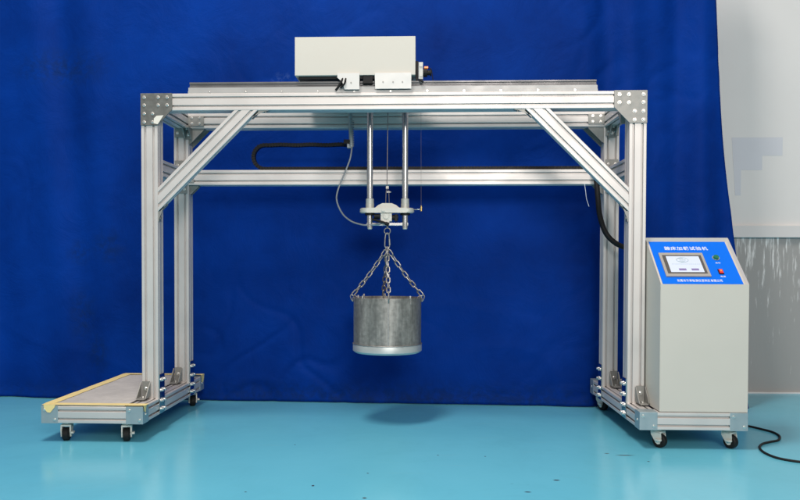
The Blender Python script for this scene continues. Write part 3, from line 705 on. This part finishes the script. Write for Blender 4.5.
# carabiner and chains
def link(m, c, u, v, L=.034, Wd=.019, r=.0026):
    """one chain link centred c, long axis u, wide axis v"""
    c, u = Vector(c), Vector(u).normalized(); v = Vector(v); v = (v-u*v.dot(u)).normalized(); h = (L-Wd)/2; q = (Wd-2*r)/2; pts = []
    for i in range(9): t = R(-90+180*i/8); pts.append(c+u*(h+q*math.cos(t))+v*q*math.sin(t))
    for i in range(9): t = R(90+180*i/8); pts.append(c+u*(-h+q*math.cos(t))+v*q*math.sin(t))
    m.tube(pts, r, 8, True)
m = MB(); cz1, cz0 = .972, .892
pts = [(-.026+s_*w_, RYc+.0, z_) for s_, w_, z_ in ((-1, .004, cz1), (-1, .009, cz1-.008), (-1, .0115, cz1-.03), (-1, .013, cz0+.016), (-1, .008, cz0+.003), (0, 0, cz0), (1, .008, cz0+.003), (1, .012, cz0+.016), (1, .0105, cz1-.03), (1, .008, cz1-.008), (1, .004, cz1))]
m.tube([Vector((p[0], RYc+(p[0]+.026)*.3, p[2])) for p in pts], .0032, 10, True); m.cyl((-.0155, RYc+.003, cz1-.03), (-.0138, RYc+.004, cz0+.018), .0048, n=12)
dp(m, 'carabiner', GALV, (-.026, RYc, .93))
top = Vector((-.026, RYc, .893)); random.seed(5)
ends = {'l': Vector((DX-RT-.004, DY-.01, ztop+.012)), 'r': Vector((DX+RT+.004, DY-.01, ztop+.012)), 'f': Vector((DX+.014, DY-RT-.003, ztop+.008)), 'b': Vector((DX-.030, DY+RT+.003, ztop+.008))}
for k, en in ends.items():
    m = MB(); st = top+(en-top).normalized()*.010; d = en-st; L = d.length; nlk = max(6, round(L/.031)); u = d.normalized()
    sd = Vector((0, 1, 0)) if k in 'lr' else Vector((1, 0, 0)); nrm = u.cross(sd)
    for i in range(nlk):
        t = (i+.5)/nlk; c = st+d*t; c.z -= .010*math.sin(math.pi*t)
        uu = (u+Vector((0, 0, -.010*math.pi/L*math.cos(math.pi*t)))).normalized()
        a = (.35 if i % 2 else 1.85)+random.uniform(-.25, .25)
        link(m, c, uu, sd*math.cos(a)+nrm*math.sin(a), .0425, .0245, .0036)
    ch = dp(m, 'chain', GALV, en)
    # open hook over the rim
    m = MB(); out = Vector((en.x-DX, en.y-DY, 0)).normalized()
    rim = Vector((DX, DY, ztop))+out*RT
    m.tube(smooth_path([en+out*.002+Vector((0, 0, .006)), en+out*.012+Vector((0, 0, -.006)), rim+out*.010+Vector((0, 0, -.014)), rim+out*.003+Vector((0, 0, -.020)), rim+out*.0035+Vector((0, 0, -.006)), rim-out*.003+Vector((0, 0, .006)), rim-out*.016+Vector((0, 0, .002)), rim-out*.018+Vector((0, 0, -.02))], 6), .0027, 8); dp(m, 'rim_hook', GALV, rim, ch)
m = MB(); link(m, top+Vector((0, 0, -.004)), (0, .2, 1), (1, .3, 0), .03, .02, .0028); link(m, top+Vector((.006, 0, -.012)), (.3, .2, 1), (.3, 1, 0), .03, .02, .0028); dp(m, 'gathering_link', GALV, top)
# lugs on the rim
for (x_, y_) in ((-.118, -.12), (-.02, .171), (.118, -.12), (-.128, .11), (-.145, -.05)):
    m = MB(); m.box(DX+x_-.004, DX+x_+.004, DY+y_-.003, DY+y_+.003, ztop-.03, ztop+.012, .001); dp(m, 'rim_lug', GALV, None, body)

# ------------------------------------------------------------------ control cabinet on the right base
cab = empty('control_cabinet', (1.386, -.09, Z1+.002))
tag(cab, 'pale grey control cabinet with sloping blue touchscreen panel, standing on the right base', 'control cabinet')
def kp(m, n, ma, o=None, par=None): return m.build(n, ma, par or cab, o if o is not None else WORLD[(par or cab).name])
CX0, CX1, CY0, CY1, CZ0, CZF, CZB = 1.196, 1.578, -.2125, .034, Z1+.0025, .731, .943
prof = [(CY0, CZ0), (CY1, CZ0), (CY1, CZB), (CY0, CZF)]
m = MB(); m.prism(prof, (CX0, 0, 0), (0, 1, 0), (0, 0, 1), (CX1-CX0, 0, 0))
m.bm.faces.ensure_lookup_table(); m.bm.normal_update()
sl = Vector((0, CY1-CY0, CZB-CZF)); SL = sl.length; sl.normalize(); SN = Vector((0, -sl.z, sl.y))
cand = [f for f in m.bm.faces if abs(abs(f.normal.dot(SN))-1) < .01][0]
bmesh.ops.inset_region(m.bm, faces=[cand], thickness=.0125, depth=0)
for v in cand.verts: v.co -= SN*.016
bmesh.ops.bevel(m.bm, geom=[e_ for e_ in m.bm.edges], offset=.0016, segments=2, affect='EDGES')
kb = kp(m, 'cabinet_body', PAINT)
O0 = Vector((CX0, CY0, CZF))-SN*.016
def PV(u, v, h=0): return O0+Vector(((CX1-CX0)*u, 0, 0))+sl*(SL*v)+SN*h
def slab(name, ma, u0, u1, v0, v1, h0, h1, par=None, bev=0):
    m = MB(); M_ = Matrix((Vector((1, 0, 0)), sl, SN)).transposed().to_4x4(); M_.translation = O0
    Wd = CX1-CX0; m.box(u0*Wd, u1*Wd, v0*SL, v1*SL, h0, h1, bev, M=M_); return kp(m, name, ma, PV((u0+u1)/2, (v0+v1)/2, h0), par)
pan = slab('control_panel', BLUE, .042, .958, .048, .952, .0006, .0024)
bz = slab('touchscreen', BEZ, .105, .622, .185, .68, .0026, .010, pan, .0015)
def pslab(name, ma, *a): 
    o = slab(name, ma, *a); bpy.context.view_layer.update()
    return o
slab('screen_surround', BEZD, .135, .592, .235, .625, .0102, .0106, bz)
# children deeper than three levels are not allowed: the picture on the screen belongs to the screen mesh
scr = slab('screen', SCR, .175, .560, .262, .598, .0108, .0112, bz)
def add_to(o, m2, ma):
    """append another small mesh with its own material to an existing part"""
    o.data.materials.append(ma); idx = len(o.data.materials)-1
    bm = bmesh.new(); bm.from_mesh(o.data); off = WORLD[o.name]
    for v in m2.bm.verts: v.co -= off
    bmesh.ops.recalc_face_normals(m2.bm, faces=m2.bm.faces)
    tmp = bpy.data.meshes.new('t'); m2.bm.to_mesh(tmp); m2.bm.free(); n0 = len(bm.faces); bm.from_mesh(tmp); bm.faces.ensure_lookup_table()
    for f in bm.faces[n0:]: f.material_index = idx
    bm.to_mesh(o.data); bm.free(); bpy.data.meshes.remove(tmp)
Wd = CX1-CX0
MP = Matrix((Vector((1, 0, 0)), sl, SN)).transposed().to_4x4(); MP.translation = O0
m2 = MB()
ec = (.355*Wd, .515*SL)
m2.tube([MP @ Vector((ec[0]+.026*math.cos(t), ec[1]+.016*math.sin(t), .0118)) for t in [R(-150+300*i/30) for i in range(31)]], .0011, 6)
m2.tube([MP @ Vector((ec[0]-.006+.022*math.cos(t), ec[1]+.012*math.sin(t), .0118)) for t in [R(60+250*i/30) for i in range(31)]], .0012, 6)
for k in range(5): m2.box(ec[0]-.014+k*.006, ec[0]-.010+k*.006, ec[1]-.003, ec[1]+.003, .0114, .0119, M=MP)
for k in range(22): m2.box(.215*Wd+k*.0058, .215*Wd+k*.0058+.0035, .425*SL, .433*SL, .0114, .0118, M=MP)
add_to(scr, m2, SCRG)
m2 = MB()
for u in (.275, .42): m2.box(u*Wd, (u+.085)*Wd, .295*SL, .335*SL, .0114, .012, M=MP)
add_to(scr, m2, SCRI)
# buttons
m = MB(); c = PV(.766, .585, .0024)
m.cyl(c, c+SN*.004, .0165, n=28); bt = kp(m, 'button_ring', BOLT, c, pan)
m = MB(); m.cyl(c+SN*.0042, c+SN*.012, .0125, .0115, n=28); g_ = kp(m, 'green_button', GREEN, c, pan)
c = PV(.757, .295, .0024)
slab('rocker_surround', BLACK, .728, .786, .245, .345, .0026, .005, pan, .0006)
rk = slab('red_rocker_switch', RED, .737, .777, .257, .333, .0052, .010, pan, .001)
m2 = MB(); m2.box(.747*Wd, .765*Wd, .285*SL, .312*SL, .0102, .0108, M=MP); add_to(rk, m2, ORANGE)

def text_mesh(txt, width, height, name, ma, centre, par, ext=.0004):
    cu = bpy.data.curves.new(name, 'FONT'); cu.body = txt; cu.size = height; cu.align_x = 'CENTER'; cu.align_y = 'CENTER'; cu.extrude = ext; cu.offset = height*.009; cu.space_character = 1.12
    t = bpy.data.objects.new(name, cu); C.objects.link(t); bpy.context.view_layer.update()
    dg = bpy.context.evaluated_depsgraph_get(); me = bpy.data.meshes.new_from_object(t.evaluated_get(dg)); C.objects.unlink(t); bpy.data.objects.remove(t)
    xs = [v.co.x for v in me.vertices]; 
    k = width/(max(xs)-min(xs)); mid = (max(xs)+min(xs))/2; ys = [v.co.y for v in me.vertices]; my = (max(ys)+min(ys))/2; ky = height/(max(ys)-min(ys))
    for v in me.vertices: v.co = Vector(((v.co.x-mid)*k, (v.co.y-my)*ky, v.co.z))
    me.transform(MP.to_3x3().to_4x4()); me.materials.clear(); me.materials.append(ma)
    o = bpy.data.objects.new(name, me); C.objects.link(o); o.parent = par; o.location = Vector(centre)-WORLD[par.name]; WORLD[o.name] = Vector(centre); return o
text_mesh('蹦床加载试验机', .515*Wd, .026, 'panel_title', LETTER, PV(.46, .80, .003), pan)
text_mesh('东莞市海邦检测仪器科技有限公司', .515*Wd, .0165, 'maker_lettering', LETTER, PV(.475, .115, .003), pan)
text_mesh('电源', .022, .009, 'switch_lettering', LETTER, PV(.762, .20, .003), pan)
text_mesh('启动', .022, .009, 'switch_lettering', LETTER, PV(.768, .485, .003), pan)

# ------------------------------------------------------------------ power cable lying on the floor
m = MB(); r_ = .0052
m.tube(smooth_path([(1.42, .42, r_), (1.60, .375, r_), (1.74, .325, r_), (1.79, .297, r_), (1.825, .228, r_), (1.850, .161, r_), (1.845, .075, r_), (1.80, -.015, r_), (1.745, -.054, r_), (1.69, -.10, r_), (1.645, -.18, r_), (1.63, -.28, r_), (1.655, -.37, r_), (1.75, -.43, r_), (1.95, -.45, r_), (2.3, -.40, r_), (2.8, -.42, r_)], 10), r_, 12)
tag(m.build('power_cable', RUBBER), 'black power cable looping over the cyan floor right of the control cabinet', 'cable')
